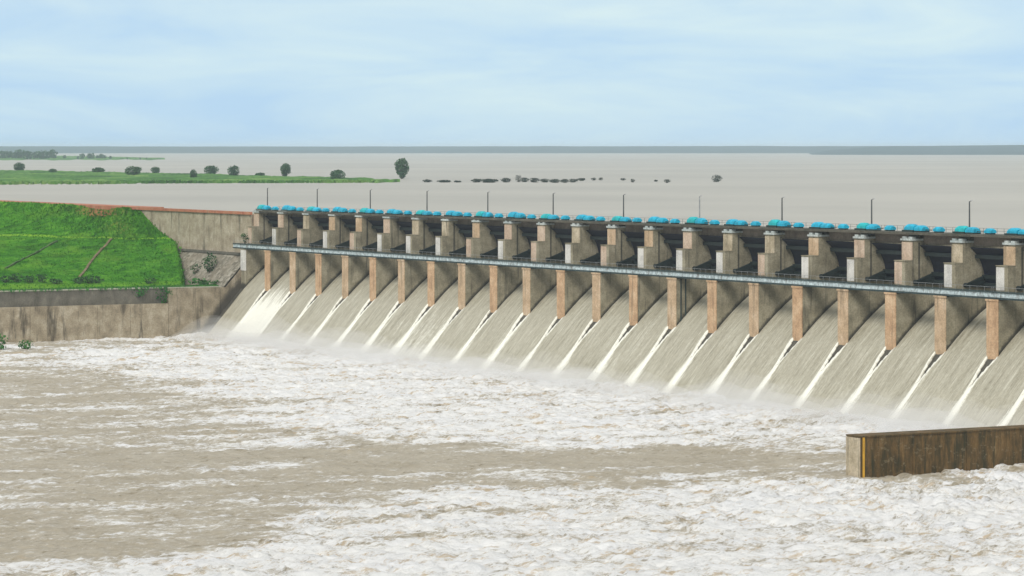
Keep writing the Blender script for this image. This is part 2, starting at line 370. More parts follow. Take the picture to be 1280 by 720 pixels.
for k in range(K0, K1+1):
    X = -BAY*k; i = K1-k
    look = {'w': "whitish", 'p': "buff"}[BLOCK.get(k, 'w')]
    lab = f"concrete spillway pier with {look} block, {ordinal(i)} from the masonry abutment"
    if k == K1: lab = "end pier of the spillway against the masonry abutment at left"
    if k == 7: lab = "spillway pier with dark vertical pipes, " + ordinal(i) + " from the masonry abutment"
    p = empty("spillway_pier", (X,0,0), lab, "pier", "concrete piers dividing the spillway bays")
    part("pier_body", body, p); 
    if k == K1:
        part("pier_nose", MB().box(-h+0.03, h-0.03, -0.14, 0.0, 17.0, 22.3).mesh("pier_nose", M_WHITE), p, label="short pale front face")
    else: part("pier_nose", nose[(k*7+k//2)%3], p)
    part("upper_nose", up[(k*5+k//3)%3], p); part("trunnion_block", blk[BLOCK.get(k, 'w')], p); part("bracket", blkt, p)
    part("bearing_cap", capm, p)
    if k % 3 != 1: part("gate_slot", grv, p)
    if k == 7:
        part("drain_pipe", grw[0], p); part("drain_pipe", grw[1.1], p)

# radial gates
G = empty("radial_gate", (0,0,0), "x", "gate", "radial gates between the piers")
hw = (BAY-TP)/2-0.06; ty, tz, R = 1.3, 25.2, 7.1
sk = MB(); na = 14; a0, a1 = math.radians(-10), math.radians(56)
o_ = [(ty+R*math.cos(a0+(a1-a0)*i/na), tz+R*math.sin(a0+(a1-a0)*i/na)) for i in range(na+1)]
o_ += [(ty+(R+0.14)*math.cos(a1-(a1-a0)*i/na), tz+(R+0.14)*math.sin(a1-(a1-a0)*i/na)) for i in range(na+1)]
sk.prism(o_, -hw, hw).build("skin_plate", M_NAVY, G, smooth=False)
for a in (-6, 6, 40):
    a = math.radians(a); cy, cz = ty+(R-0.35)*math.cos(a), tz+(R-0.35)*math.sin(a)
    MB().box(-hw+0.1, hw-0.1, cy-0.3, cy+0.3, cz-0.35, cz+0.35).build("gate_girder", M_ARM, G)
ay, az = 4.1, 24.5
for sx in (-1, 1):
    for a in (-8, -1, 6):
        a = math.radians(a); cy, cz = ty+(R-0.4)*math.cos(a), tz+(R-0.4)*math.sin(a)
        m = MB(); dx = sx*(hw-0.55); nx, nz = -math.sin(a)*0.28, math.cos(a)*0.28
        m.prism([(ay-nx,az-nz),(ay+nx,az+nz),(cy+nx,cz+nz),(cy-nx,cz-nz)], dx-0.25, dx+0.25)
        m.build("gate_arm", M_ARM, G)
    m = MB(); dx = sx*(hw-0.55)
    m.prism([(ay,az),(ay+4.1,az-0.4),(ay+4.0,az+1.2)], dx-0.06, dx+0.06); m.build("arm_bracing", M_ARM, G)
    MB().tube((sx*(hw-1.1),ay,az), (sx*(hw+0.02),ay,az), 0.42, n=12).build("trunnion", M_ARM, G)
index_kids(G)
for j, k in enumerate(range(K0, K1)):
    g_ = G if j == 0 else copy_tree(G)
    g_.location = (-BAY*k-BAY/2, 0, 0)
    g_['label'] = f"dark navy radial gate in the {ordinal(K1-k-1)} bay from the masonry abutment"

# hoist bridge along the pier tops
hb = empty("hoist_bridge", (0,0,0), "dark narrow concrete hoist bridge running over all the pier tops", "bridge")
def slanted(x0, x1, y0, y1, dz0, dz1):
    m = MB(); m.box(x0, x1, y0, y1, 0, 0)
    zt = {x0: DECKZ(x0), x1: DECKZ(x1)}
    m.v = [(v[0], v[1], zt[v[0]]+(dz0 if i < 4 else dz1)) for i, v in enumerate(m.v)]; return m
for k in range(K0, K1):
    a, b = -BAY*(k+1)+0.03, -BAY*k-0.03
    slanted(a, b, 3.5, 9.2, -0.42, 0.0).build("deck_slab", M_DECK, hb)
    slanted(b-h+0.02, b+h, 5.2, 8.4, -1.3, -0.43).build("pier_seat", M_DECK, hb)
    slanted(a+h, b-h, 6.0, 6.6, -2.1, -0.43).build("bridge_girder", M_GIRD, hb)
    m = MB(); dz = DECKZ((a+b)/2)
    for i in range(8):
        xx = a+0.5+i*(b-a-1)/7; zz_ = DECKZ(xx)
        m.tube((xx,9.05,zz_), (xx,9.05,zz_+0.95), 0.03, n=4)
    for hz in (0.5, 0.95): m.tube((a,9.05,DECKZ(a)+hz), (b,9.05,DECKZ(b)+hz), 0.03, n=4)
    m.build("railing", M_FLANGE, hb)
# service walkway on the pier ledges
wk = empty("service_walkway", (0,0,0), "pale blue-grey steel walkway along the pier ledges above the falling water", "walkway")
for k in range(K0-0, K1+1):
    a, b = -BAY*(k+1)+0.04, -BAY*k-0.04
    if k == K1: a = b-6.5
    m = MB(); m.box(a, b, 0.02, 1.75, 22.95, 23.72)
    n_ = 9
    for i in range(n_):
        xx = a+0.35+i*(b-a-0.7)/(n_-1); m.box(xx-0.06, xx+0.06, -0.1, 0.018, 22.97, 23.7)
    m.build("walkway_girder", M_STEEL, wk)
    m = MB(); m.box(a, b, -0.16, 1.9, 22.64, 22.93); m.build("bottom_flange", M_FLANGE, wk)
    m = MB(); m.box(a, b, -0.18, 1.9, 23.74, 23.93); m.build("top_flange", M_FLANGE, wk)
    m = MB()
    for i in range(8):
        xx = a+0.2+i*(b-a-0.4)/7; m.tube((xx,-0.05,23.93), (xx,-0.05,24.75), 0.025, n=4)
    m.tube((a,-0.05,24.75), (b,-0.05,24.75), 0.03, n=4); m.build("handrail", M_POLE2, wk)

# hoist hoods on the bridge
def hood(m, x0, x1, y0, y1, z0, z1, n=9):
    """rounded tarpaulin-like hood with closed ends"""
    rings = []; nx = 5
    for i in range(nx+1):
        u = i/nx; s = (1-abs(2*u-1)**3.0)**0.5*0.28+0.72
        ring = []
        for j in range(n+1):
            a = math.pi*j/n
            yy = (y0+y1)/2-(y1-y0)/2*math.copysign(abs(math.cos(a))**0.7, math.cos(a)); zz_ = z0+(z1-z0)*s*math.sin(a)**0.7
            ring.append((x0+(x1-x0)*u, yy, zz_))
        rings.append(ring)
    vs = [p for r in rings for p in r]; w_ = n+1; fs = []
    for i in range(nx):
        for j in range(n): fs.append((i*w_+j, i*w_+j+1, (i+1)*w_+j+1, (i+1)*w_+j))
    fs.append(tuple(range(n, -1, -1))); fs.append(tuple(nx*w_+j for j in range(n+1)))
    m.add(vs, fs); return m
def make_hoist(mat, mat2):
    r = empty("hoist_cover", (0,0,0), "x", "hoist cover", "cyan hoist covers on the bridge")
    hood(MB(), -2.9, -0.15, 5.2, 6.9, 0.35, 1.65).build("hood", mat, r, smooth=False)
    hood(MB(), 0.2, 2.7, 5.2, 6.8, 0.30, 1.45).build("hood", mat2, r, smooth=False)
    MB().box(-3.3, 0.1, 5.0, 7.0, 0.0, 0.42).build("base_frame", M_HBASE, r)
    MB().box(0.5, 2.6, 5.1, 6.9, 0.0, 0.32).build("base_frame", M_HBASE, r)
    MB().tube((-3.9,6,0.5), (4.6,6,0.5), 0.09, n=6).build("drive_shaft", M_HBASE, r)
    return r
def make_motor(mat):
    r = empty("motor_cover", (0,0,0), "x", "motor cover", "small cyan motor covers between the hoists")
    hood(MB(), -1.0, 1.0, 5.4, 6.7, 0.25, 1.1).build("hood", mat, r)
    MB().box(-0.8, 0.8, 5.5, 6.6, 0.0, 0.26).build("base_frame", M_HBASE, r)
    return r
HA = make_hoist(M_BLUE, M_BLUE); HB = make_hoist(M_TEAL, M_BLUE); MA = make_motor(M_BLUE)
index_kids(HA)
used = set()
for k in range(-1, K1+1):
    src = HB if k % 2 else HA; o = src if src.name not in used else copy_tree(src); used.add(src.name)
    X = -BAY*k+random.uniform(-0.3, 0.3); o.location = (X, 0, DECKZ(X)+0.005); o.rotation_euler[2] = 0
    c_ = "teal and cyan" if k % 2 else "bright cyan"
    o['label'] = f"{c_} hoist cover on the bridge above the {ordinal(K1-k)} pier from the abutment"
    o.scale = (1, 1, random.uniform(0.78, 0.98))
for k in range(0, K1+1):
    o = MA if k == 0 else copy_tree(MA)
    X = -BAY*k+6.4; o.location = (X, 0, DECKZ(X)+0.005)
    o['label'] = f"small cyan motor cover right of the {ordinal(K1-k)} hoist cover counted from the abutment"
# lamp posts, one every second pier
lp = None
for j, k in enumerate(range(1, K1+1, 2)):
    X = -BAY*k; z0 = DECKZ(X)+0.004
    pale = k in (7,)
    r = empty("lamp_post", (X-1.5, 7.5, z0), "", "lamp post", "lamp posts along the hoist bridge")
    m_ = M_POLE2 if pale else M_POLE
    MB().tube((0,0,0), (0,0,5.75), 0.16, 0.12, 8).build("pole", m_, r)
    MB().box(-0.22, 0.22, -0.22, 0.22, 0, 0.15).build("base_plate", m_, r)
    MB().tube((0,0,5.7), (0,0.45,5.85), 0.05, n=6).build("bracket", m_, r)
    MB().box(-0.14, 0.14, 0.2, 0.65, 5.84, 5.95).build("lamp_head", M_LAMP, r)
    tone = "pale grey" if pale else "dark grey"
    r['label'] = f"{tone} lamp post on the bridge, {ordinal(j)} lamp post from the right end"

# non-overflow wall left of the spillway
t = empty("dam_wall", (0,0,0), "tan streaked concrete dam wall between the spillway and the grassy embankment", "dam wall")
XE = -398
for i, (a, b) in enumerate(zip(np.linspace(XE, XL-0.03, 7)[:-1], np.linspace(XE, XL-0.03, 7)[1:])):
    MB().prism([(3.0+0.06*(i%2), -5),(3.0+0.06*(i%2), 31.4),(10, 31.4),(14, -5)], a+0.03, b-0.03).build("wall_section", M_WALL, t)
    MB().box(a+0.03, b-0.03, 2.6, 3.3, 31.41, 32.15).build("parapet", M_BRICK, t)
    MB().box(a+0.03, b-0.03, 3.3, 10.2, 31.405, 31.6).build("crest_road", M_COPING, t)
MB().box(XE, XL-0.03, 1.9, 2.98, 20.75, 21.35).build("ledge", M_DARKWALL, t)
# rubble faced abutment slope below the ledge
ab = empty("masonry_abutment", (0,0,0), "grey rubble masonry slope with plants beside the first chute", "abutment")
n_ = 40; YY = np.linspace(0, 1, 18); XX = np.linspace(XE, XL-0.02, n_)
P = np.zeros((n_, len(YY), 3))
for i, xv in enumerate(XX):
    for j, v_ in enumerate(YY):
        P[i,j] = (xv, 2.4-7.4*v_, 20.9-8.3*v_)
P[...,1] -= 0.5*(fbm(P[...,0]*0.4, P[...,2]*0.6, 4, 5)-0.5)
grid_mesh("slope_face", P, M_RUBBLE).parent = ab
MB().box(-410, XW-4.3, -30, 2.2, -6, 12.6).build("terrace", M_EARTH, ab)

# left training wall running downstream
tw = empty("training_wall", (0,0,0), "weathered concrete river wall with dark vertical streaks below the green embankment", "wall")

edges_ = [1.5, -6, -13, -20.5, -31, -40, -49, -58, -67, -76, -85, -94, -110, -130]
for i in range(len(edges_)-1):
    y1_, y0_ = edges_[i]-0.04, edges_[i+1]+0.04
    top = 12.7 if y0_ > -21 else 8.9
    off = 0.05*(i % 2)
    m = MB()
    if i == 0:
        m.prism([(y0_,-4),(y0_,top),(-4.2,top),(1.4,19.0),(1.4,-4)], XW-3.2, XW-0.3)
    else: m.box(XW-3.2, XW+off*0-0.0-off, y0_, y1_, -4, top)
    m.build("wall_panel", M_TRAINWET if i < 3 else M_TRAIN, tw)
    if i == 2 or i == 1: continue
    if y1_ < -19:
        MB().box(XW-4.0, XW-1.1, y0_-0.04, y1_+0.03, 8.5, 12.75).build("upper_wall_panel", M_DARKWALL, tw)
        MB().box(XW-4.2, XW-0.95, y0_-0.04, y1_+0.03, 12.76, 13.05).build("coping", M_COPING, tw)
MB().box(XW-4.2, XW-0.2, -20.4, -5.9, 12.76, 13.0).build("coping", M_COPING, tw)

# divide wall on the right
DX, DY = 55.8, -67.5
dw = empty("divide_wall", (0,0,0), "dark brown streaked concrete divide wall standing in white water at right", "wall")
segs = [DY, -58, -48, -38, -28, -18, -8.5]
for i in range(len(segs)-1):
    MB().box(DX-3.6+0.04*(i%2), DX-0.04*(i%2), segs[i]+0.04, segs[i+1]-0.03, -4, 6.0).build("wall_panel", M_DIV, dw)
    MB().box(DX-3.75, DX+0.12, segs[i]+0.02, segs[i+1]-0.02, 6.005, 6.22).build("coping", M_DIV, dw)
MB().box(DX-3.55, DX-0.05, DY-0.1, DY+0.04, -4, 5.9).build("end_face", M_BUFF, dw, )
MB().box(DX+0.0, DX+0.09, DY+0.4, DY+0.75, -2, 6.0).build("gauge_strip", M_YELL, dw)['label'] = "bright yellow vertical strip"

# ------------------------------------------------------------------ water on the chutes
xs = np.arange(XL+TP-0.0, XR+0.01, 0.25); 
yv = np.concatenate([np.linspace(12.5, 0, 34), np.linspace(-0.25, -13.2, 70)])
Xg, Yg = np.meshgrid(xs, yv, indexing='ij')
kk = np.round(-Xg/BAY); dc = np.abs(Xg+kk*BAY)          # distance to the nearest pier centre line
bay = np.floor(-Xg/BAY)
z_ = chute_z(Yg)
down = np.clip(-Yg/13.0, 0, 1)
gapw = (TP/2)*(1-sstep(-0.04, 0.50, down+0.05*(fbm(kk*3.1, down*0+kk, 2, 3)-0.5)))*0.78
is_pier = Yg > -0.02
ropew = 0.5+1.3*sstep(0.25, 0.8, down)+0.5*(fbm(Xg*0.9, Yg*0.35, 4, 25)-0.5)
edge = np.clip(dc-gapw, 0, None)
wobble = 0.35*(fbm(Xg*0.15+5, Yg*0.5, 3, 11)-0.5)
foam = 0.70*np.exp(-((edge-0.15+wobble*0.3)/ropew)**2)*sstep(0.0, 0.03, down)*(1.0+0.3*down)
foam += 0.35*np.exp(-(edge/0.35)**2)*(down > 0)
wet = (dc < gapw-0.05) & (down > 0)
foam = np.where(wet, 0, foam)
foam += 0.8*sstep(0.86, 1.0, down+0.12*(fbm(Xg*0.3, Yg*0.3, 3, 8)-0.5))
bright = {19: 0.95, 13: 0.4, 14: 0.2, 10: 0.15, 5: 0.12}
for b_, v_ in bright.items():
    foam += np.where(bay == b_, v_*sstep(-0.35, 0.55, -Yg/13.0+0.25*(fbm(Xg*0.5, Yg*0.1, 3, 2)-0.5)), 0)
bt_ = hash2(bay, bay*0, 5); foam += 0.30*(bt_-0.5)
foam += 0.38*(fbm(Xg*1.4, Yg*0.12, 4, 21)-0.5)
thick = 0.10+0.25*(fbm(Xg*1.2, Yg*0.15, 4, 22)-0.5)
ridge = 0.32*np.exp(-(edge/0.55)**2)*sstep(0.0, 0.2, down)
z2 = z_+thick+np.where(wet, -1.0, ridge)
P = np.stack([Xg, Yg, z2], -1)
cw = grid_mesh("spillway_water", P, M_CW, {'foam': foam, 'wet': wet.astype(float)})
tag(cw, kind='structure')

# ------------------------------------------------------------------ river below the dam
st = 0.55
xs = np.arange(-330, 235, st); ysv = np.arange(-330, -6, st)
Xg, Yg = np.meshgrid(xs, ysv, indexing='ij')
dx, dy = Xg-CAM[0], Yg-CAM[1]; dep = dx*VX+dy*VY; lat = dx*RX+dy*RY
PX = 640+FPX*lat/dep; PY = 184+FPX*CAM[2]/dep
mask = (dep > 280) & (np.abs(lat) < 0.16*dep+45) & (Xg > XW-3) & (Yg < -8)
# foam fields: streaky patches carried away from the toe by the flow
nz = fbm(Xg*0.018, Yg*0.045, 4, 41); nz2 = fbm(Xg*0.06, Yg*0.12, 4, 43)
wpx = PX+160*(nz-0.5); wpy = PY+36*(nz2-0.5)+30*(nz-0.5)
toe = -Yg-12
f = 0.55*np.exp(-(toe/26.0)**2)
def blob(cx, cy, sx, sy, a, p=2): return a*np.exp(-(np.abs((wpx-cx)/sx)**p)-(np.abs((wpy-cy)/sy)**p))
f = f+blob(120, 446, 230, 12, 1.0)+blob(270, 466, 130, 9, 0.9)
f = f+blob(620, 505, 330, 44, 0.95, 3)+blob(1000, 530, 240, 26, 0.7)+blob(470, 480, 190, 20, 0.6)
f = f+blob(560, 549, 260, 6, 0.45)
f = f-blob(600, 575, 520, 15, 0.42, 2)*(1-sstep(880, 1080, PX))+0.10
lineb = np.interp(wpx, [0, 200, 330, 500, 640, 900, 1060, 1280], [760, 700, 655, 622, 606, 596, 592, 585])
f = f+0.85*sstep(-8, 30, wpy-lineb)
f = f+0.25*sstep(688, 712, wpy)
f = np.clip(f, -0.1, 1.0)+0.02
turb = np.clip(0.25+0.55*f+0.5*np.exp(-(toe/14)**2)+1.3*blob(1200, 622, 190, 26, 1.0)+0.15, 0.2, 1.5)
w1 = fbm(Xg*0.11, Yg*0.16, 5, 51, 0.55); rid = 1-np.abs(2*w1-1); rid2 = 1-np.abs(2*fbm(Xg*0.35+9, Yg*0.5, 4, 57, 0.55)-1)
Z = turb*(0.7*(rid**2-0.55)+0.95*(rid2**2-0.55))+0.35*turb*(fbm(Xg*0.8, Yg*0.9, 3, 61)-0.5)+1.1*np.exp(-(toe/7.0)**2)*fbm(Xg*0.2, Yg*0.2, 4, 60)
f2 = f+0.45*(rid-0.75)+0.55*(rid2-0.75)+0.5*(fbm(Xg*0.05, Yg*0.08, 4, 66)-0.5)
rv = grid_mesh("river_water", np.stack([Xg, Yg, Z], -1), M_RIVER, {'foam': f2}, mask=mask)
tag(rv, kind='structure')
m = MB(); m.add([(XW-3,-1500,-1.6),(1500,-1500,-1.6),(1500,-9,-1.6),(XW-3,-9,-1.6)], [(0,1,2,3)])
rb = m.build("river_surface", M_RIVER); tag(rb, kind='structure')

# spray hanging over the toe of the chutes
for hs_, wd_, y0_, dn_, sd_, lab_ in ((0.55, 12.0, -9.5, 0.13, 0.0, "densest white spray right at the foot of the spillway chutes"),
      (0.95, 16.0, -8.8, 0.055, 4.3, "white spray hanging along the foot of the spillway chutes"),
      (1.45, 21.0, -8.0, 0.022, 9.1, "thin outer mist drifting over the foot of the spillway chutes")):
    xs = np.arange(XL+2, XR, 1.5); n_ = len(xs); prof_t = np.linspace(0, 1, 11)
    top = np.zeros((n_, 11, 3)); hgt = 3.7+2.8*(fbm(xs*0.05, xs*0, 3, 71)-0.3)+3.4*(fbm(xs*0.16, xs*0+sd_, 3, 72)-0.5)
    endf = np.minimum(1, np.minimum(np.arange(n_), n_-1-np.arange(n_))/8)
    for j, t_ in enumerate(prof_t):
        top[:,j,0] = xs; top[:,j,1] = y0_-wd_*t_; base_z = np.maximum(chute_z(top[:,j,1]), 0)-0.6 if t_ < 0.35 else -0.6
        top[:,j,2] = -0.8+np.maximum(0.2, (hgt*endf*hs_)*np.sin(np.pi*min(1, 0.12+t_*0.88))**0.9*(1.25-0.5*t_)*(0.85+0.3*fbm(xs*0.3, xs*0+t_*3, 3, 73)))
    vs = []; 
    for i in range(n_):
        for j in range(11): vs.append(tuple(top[i,j]))
    nb = len(vs)
    for i in range(n_):
        for j in range(11): vs.append((top[i,j,0], top[i,j,1], -2.2))
    fs = []
    for i in range(n_-1):
        for j in range(10):
            a = i*11+j; fs.append((a, a+11, a+12, a+1)); fs.append((nb+a, nb+a+1, nb+a+12, nb+a+11))
        fs.append((i*11, nb+i*11, nb+(i+1)*11, (i+1)*11)); fs.append((i*11+10, (i+1)*11+10, nb+(i+1)*11+10, nb+i*11+10))
    for j in range(10):
        fs.append((j, j+1, nb+j+1, nb+j)); e = (n_-1)*11; fs.append((e+j, nb+e+j, nb+e+j+1, e+j+1))
    mm = bpy.data.materials.new("spray_mist"); mm.use_nodes = True; tt = mm.node_tree; tt.nodes.clear()
    vo_ = tt.nodes.new('ShaderNodeVolumePrincipled'); mo = tt.nodes.new('ShaderNodeOutputMaterial')
    vo_.inputs['Color'].default_value = (0.995,0.995,0.995,1); vo_.inputs['Density'].default_value = dn_
    tt.links.new(vo_.outputs[0], mo.inputs['Volume'])
    MI = MB(); MI.add(vs, fs); sp = MI.build("spray_mist", mm)
    bm_ = bmesh.new(); bm_.from_mesh(sp.data); bmesh.ops.recalc_face_normals(bm_, faces=bm_.faces); bm_.to_mesh(sp.data); bm_.free()
    tag(sp, lab_, "spray", kind='stuff')
# ------------------------------------------------------------------ embankment
def zprof(r):
    return np.interp(r, [0, 0.50, 0.56, 1.0], [0, 0.545, 0.575, 1.0])
nt_, nr = 150, 70
rr = np.linspace(0, 1, nr)
Lx = np.interp(rr, [0,1], [-320,-760]); Ly = np.interp(rr, [0,1], [-118, 4.0]); 
Rk = [0, 0.27, 0.48, 0.56, 1.0]
Rx = np.interp(rr, Rk, [-321,-346,-366,-373,-394]); Ry = np.interp(rr, Rk, [-15,-5,2.4,2.7,2.9])
zz = 13.1+19.0*zprof(rr)
tt_ = np.linspace(0, 1, nt_)
P = np.zeros((nt_+3, nr, 3))
for i, t_ in enumerate(tt_):
    P[i,:,0] = Lx*(1-t_)+Rx*t_; P[i,:,1] = Ly*(1-t_)+Ry*t_; P[i,:,2] = zz
for q in range(3):
    P[nt_+q,:,0] = Rx+[0.8,2.0,3.0][q]; P[nt_+q,:,1] = np.minimum(Ry+[0.3,0.8,1.2][q], 6); P[nt_+q,:,2] = zz-[1.2,4,30][q]*np.clip(zz-12, 0, 1)
lump = fbm(P[...,0]*0.08, P[...,1]*0.08, 5, 81)-0.5
P[...,2] += lump*1.3*(0.3+0.7*np.sin(np.pi*rr))[None,:]+0.35*(fbm(P[...,0]*0.7, P[...,1]*0.7, 4, 84)-0.5)
pxs, pys, _ = pix(P[...,0], P[...,1], P[...,2])
soil = np.exp(-((pxs-124)/22)**2-((pys-262)/5.5)**2)*1.6
P[...,2] -= 1.3*np.clip(soil, 0, 1)
lush = np.zeros_like(pxs)
lush += np.where((rr > 0.505) & (rr < 0.55), 0.7, 0)[None,:]
lush += 0.4*sstep(0.5, 0.75, fbm(P[...,0]*0.05, P[...,1]*0.05+3, 4, 87))*(1-sstep(0.3, 0.9, pxs/230))
lush += np.where(rr < 0.05, 0.45, 0)[None,:]
soil = soil+0.35*np.exp(-((pxs-148)/16)**2-((pys-283)/9)**2)
em = grid_mesh("embankment", P, M_GRASS, {'soil': soil, 'lush': lush}); tag(em, kind='structure')
# crest road of the embankment
m = MB(); m.box(-1400, XE+4, 3.2, 11, 20, 32.1); m.build("crest_road", M_BRICK); tag(bpy.data.objects[m and "crest_road"] if False else col.objects[-1], kind='structure')
# ground beyond the frame to the left and below the terrace
m = MB(); m.add([(-3000,-1500,11.8),(XW-4,-1500,11.8),(XW-4,10,11.8),(-3000,10,11.8)], [(0,1,2,3)]); tag(m.build("ground", M_MARSH), kind='structure')
def on_bank(px, py):
    d2 = (pxs[:nt_]-px)**2+(pys[:nt_]-py)**2; i, j = np.unravel_index(np.argmin(d2), d2.shape); return Vector(P[i,j])
M_DRAIN = concrete('drain_stone', (0.10,0.08,0.04), (0.17,0.13,0.07), (0.26,0.20,0.12), 0.5).m
# stone drains running down the slope
def drain(pts, label, wd, mat):
    m = MB(); a = [on_bank(*p) for p in pts]; L = []
    for i in range(len(a)-1):
        for s in range(10): L.append(a[i].lerp(a[i+1], s/10))
    L2 = []
    for p in L:
        q, w_, _ = pix(p.x, p.y, p.z); s = on_bank(q, w_); L2.append(Vector((p.x, p.y, s.z+0.02)))
    d_ = (L2[-1]-L2[0]); side = Vector((-d_.y, d_.x, 0)).normalized()*wd
    for i in range(len(L2)-1):
        p, q = L2[i], L2[i+1]; u = Vector((0,0,0.28)); b_ = Vector((0,0,-0.6))
        vs = [p-side+b_, p+side+b_, q+side+b_, q-side+b_, p-side+u, p+side+u, q+side+u, q-side+u]
        m.add(vs, [(4,5,6,7),(0,1,5,4),(1,2,6,5),(2,3,7,6),(3,0,4,7)])
    return tag(m.build("stone_drain", mat), label, "drain")
drain([(139,300),(120,320),(97,350)], "brown stone drain running down the green bank below the berm", 0.3, M_DRAIN)
drain([(72,302),(40,318),(4,338)], "faint mossy drain crossing the left side of the green bank", 0.28, leafmat("mossy_stone", (0.03,0.08,0.02), (0.06,0.12,0.03), (0.12,0.15,0.06)))
# grass tufts that break up the smooth bank
rs = np.random.RandomState(3); TUFT = MB(); flat = P[:nt_].reshape(-1,3); fp = pxs[:nt_].reshape(-1); ok = np.where((fp > -60))[0]
nt2 = 16000; ii = rs.choice(ok, nt2); vs = []; fs = []
for i in ii:
    p = flat[i]+np.array([rs.uniform(-1.6,1.6), rs.uniform(-1.0,1.0), 0]); 
    for b_ in range(2):
        a = rs.uniform(0, 6.28); hh = rs.uniform(0.22, 0.55); ww = rs.uniform(0.12, 0.3)
        c_, s_2 = math.cos(a)*ww, math.sin(a)*ww; lx, ly = rs.uniform(-0.3,0.3), rs.uniform(-0.3,0.3)
        b0 = len(vs); vs += [(p[0]-c_,p[1]-s_2,p[2]-0.35),(p[0]+c_,p[1]+s_2,p[2]-0.35),(p[0]+lx,p[1]+ly,p[2]+hh-0.15)]; fs.append((b0,b0+1,b0+2))
TUFT.v = vs; TUFT.f = fs; tag(TUFT.build("grass", M_GRASS), "tufts of bright green grass covering the embankment slope", "grass", kind='stuff')

# grass hanging over the top of the river wall
rs = np.random.RandomState(12); m = MB(); vs, fs = [], []
for i in range(5200):
    yy = rs.uniform(-118, -6); dens = 0.35+0.9*float(fbm(np.array([yy*0.12]), np.array([0.5]), 3, 14)[0])
    if rs.rand() > dens: continue
    xx = XW-rs.uniform(0.75, 4.8); zz0 = 12.95; an = rs.uniform(0, 6.28); ww = rs.uniform(0.12, 0.35); hh = rs.uniform(0.15, 0.6)
    if xx > XW-1.2: hh = -rs.uniform(0.2, 0.9); zz0 = 13.2
    b0 = len(vs); c_, s_2 = math.cos(an)*ww, math.sin(an)*ww
    vs += [(xx-c_,yy-s_2,zz0),(xx+c_,yy+s_2,zz0),(xx+(0.3 if hh < 0 else rs.uniform(-0.2,0.2)),yy+rs.uniform(-0.2,0.2),zz0+hh)]; fs.append((b0,b0+1,b0+2))
m.v, m.f = vs, fs; tag(m.build("grass", M_PLANT), "ragged grass along the top of the dark river wall", "grass", kind='stuff')
# ------------------------------------------------------------------ trees and shrubs
def crown(seed, w_, h_, n=420, leaf=0.5, base=0.25, blobs=9, mat=None, shape=1.0):
    rs = np.random.RandomState(seed); cs = []
    for i in range(blobs):
        a = rs.uniform(0, 6.28); r = rs.uniform(0.05, 0.6); zz_ = base+(0.84-base)*(i+0.5+rs.uniform(-0.4,0.4))/blobs
        wf = math.sqrt(max(0.1, 1-abs((zz_-0.55)/0.55)**2))
        cs.append((math.cos(a)*r*w_/2*wf, math.sin(a)*r*w_/2*wf, zz_*h_, rs.uniform(0.22, 0.32)))
    vs, fs = [], []
    for i in range(n):
        c = cs[rs.randint(blobs)]; d_ = rs.normal(size=3); d_ /= np.linalg.norm(d_); rr_ = rs.uniform(0.55, 1.0)*c[3]
        if i % 9 < 4: c = (0, 0, (0.5+base*0.5)*h_, 0); rr_ = rs.uniform(0.6, 1.0); d_ = d_*np.array([0.46*w_/max(w_,1e-6)/0.9, 0.46/0.9, (0.48-base*0.5)/0.5/shape]); d_[0] *= (1.0 if True else 1)
        p = np.array([c[0]+d_[0]*rr_*w_*0.9, c[1]+d_[1]*rr_*w_*0.9, c[2]+d_[2]*rr_*h_*0.5*shape])
        p[2] = min(max(p[2], 0.02*h_), h_*1.02)
        u = rs.normal(size=3); u /= np.linalg.norm(u); v_ = np.cross(u, rs.normal(size=3)); v_ /= np.linalg.norm(v_)
        s = leaf*rs.uniform(0.6, 1.3); b0 = len(vs)
        vs += [tuple(p-u*s), tuple(p+v_*s*0.6), tuple(p+u*s), tuple(p-v_*s*0.6)]; fs.append((b0,b0+1,b0+2,b0+3))
    m = MB(); m.v = vs; m.f = fs; return m.mesh("crown", mat or M_LEAF)
def trunk(w_, h_, seed=0, top=0.6):
    rs = np.random.RandomState(seed); m = MB(); r = 0.035*h_+0.04
    m.tube((0,0,-1.2), (0.03*h_,0,h_*0.4), r, r*0.65, 7)
    for i in range(5):
        a = i*1.26+rs.uniform(-0.4,0.4); m.tube((0.03*h_,0,h_*rs.uniform(0.25,0.42)), (math.cos(a)*w_*0.27, math.sin(a)*w_*0.27, h_*rs.uniform(0.55,0.8)), r*0.5, r*0.15, 5)
    return m.mesh("trunk", M_BARK)
RZ = 29.0                      # reservoir level
CR = {}
def plant(name, px, by, wpx, hpx, label, cat, group, z=RZ+0.35, dense=1300, mat=None, base=0.04, kind_='tree', seed=None, shape=1.0):
    x_, y_, _, d_ = ray((px, by), z); sc = d_/FPX; W, H = wpx*sc, hpx*sc*1.06
    r = empty(name, (x_, y_, z), label, cat, group, rz=random.uniform(0, 6.28))
    sd = seed if seed is not None else int(px*7+by)
    c_ = bpy.data.objects.new("crown", crown(sd, W, H, dense, max(0.16, 0.045*max(W,H)), base, 10, mat, shape)); col.objects.link(c_); c_.parent = r
    t_ = bpy.data.objects.new("trunk", trunk(W, H, sd)); col.objects.link(t_); t_.parent = r
    return r
SH = "trees and bushes on the low green spit"
plant("shrub", 24, 214.5, 17, 11, "dark round bush at the far left edge of the green spit", "bush", SH)
plant("shrub", 66, 217, 12, 6, "low dark bush on the spit, right of the round bush", "bush", SH)
plant("shrub", 123, 217.5, 19, 8, "wide low bush of two humps on the green spit", "bush", SH)
plant("shrub", 166, 221, 23, 13, "broad dark bush with pointed top near the spit middle", "bush", SH)
plant("shrub", 194, 217.5, 13, 9, "small leafy bush on the far edge of the spit", "bush", SH)
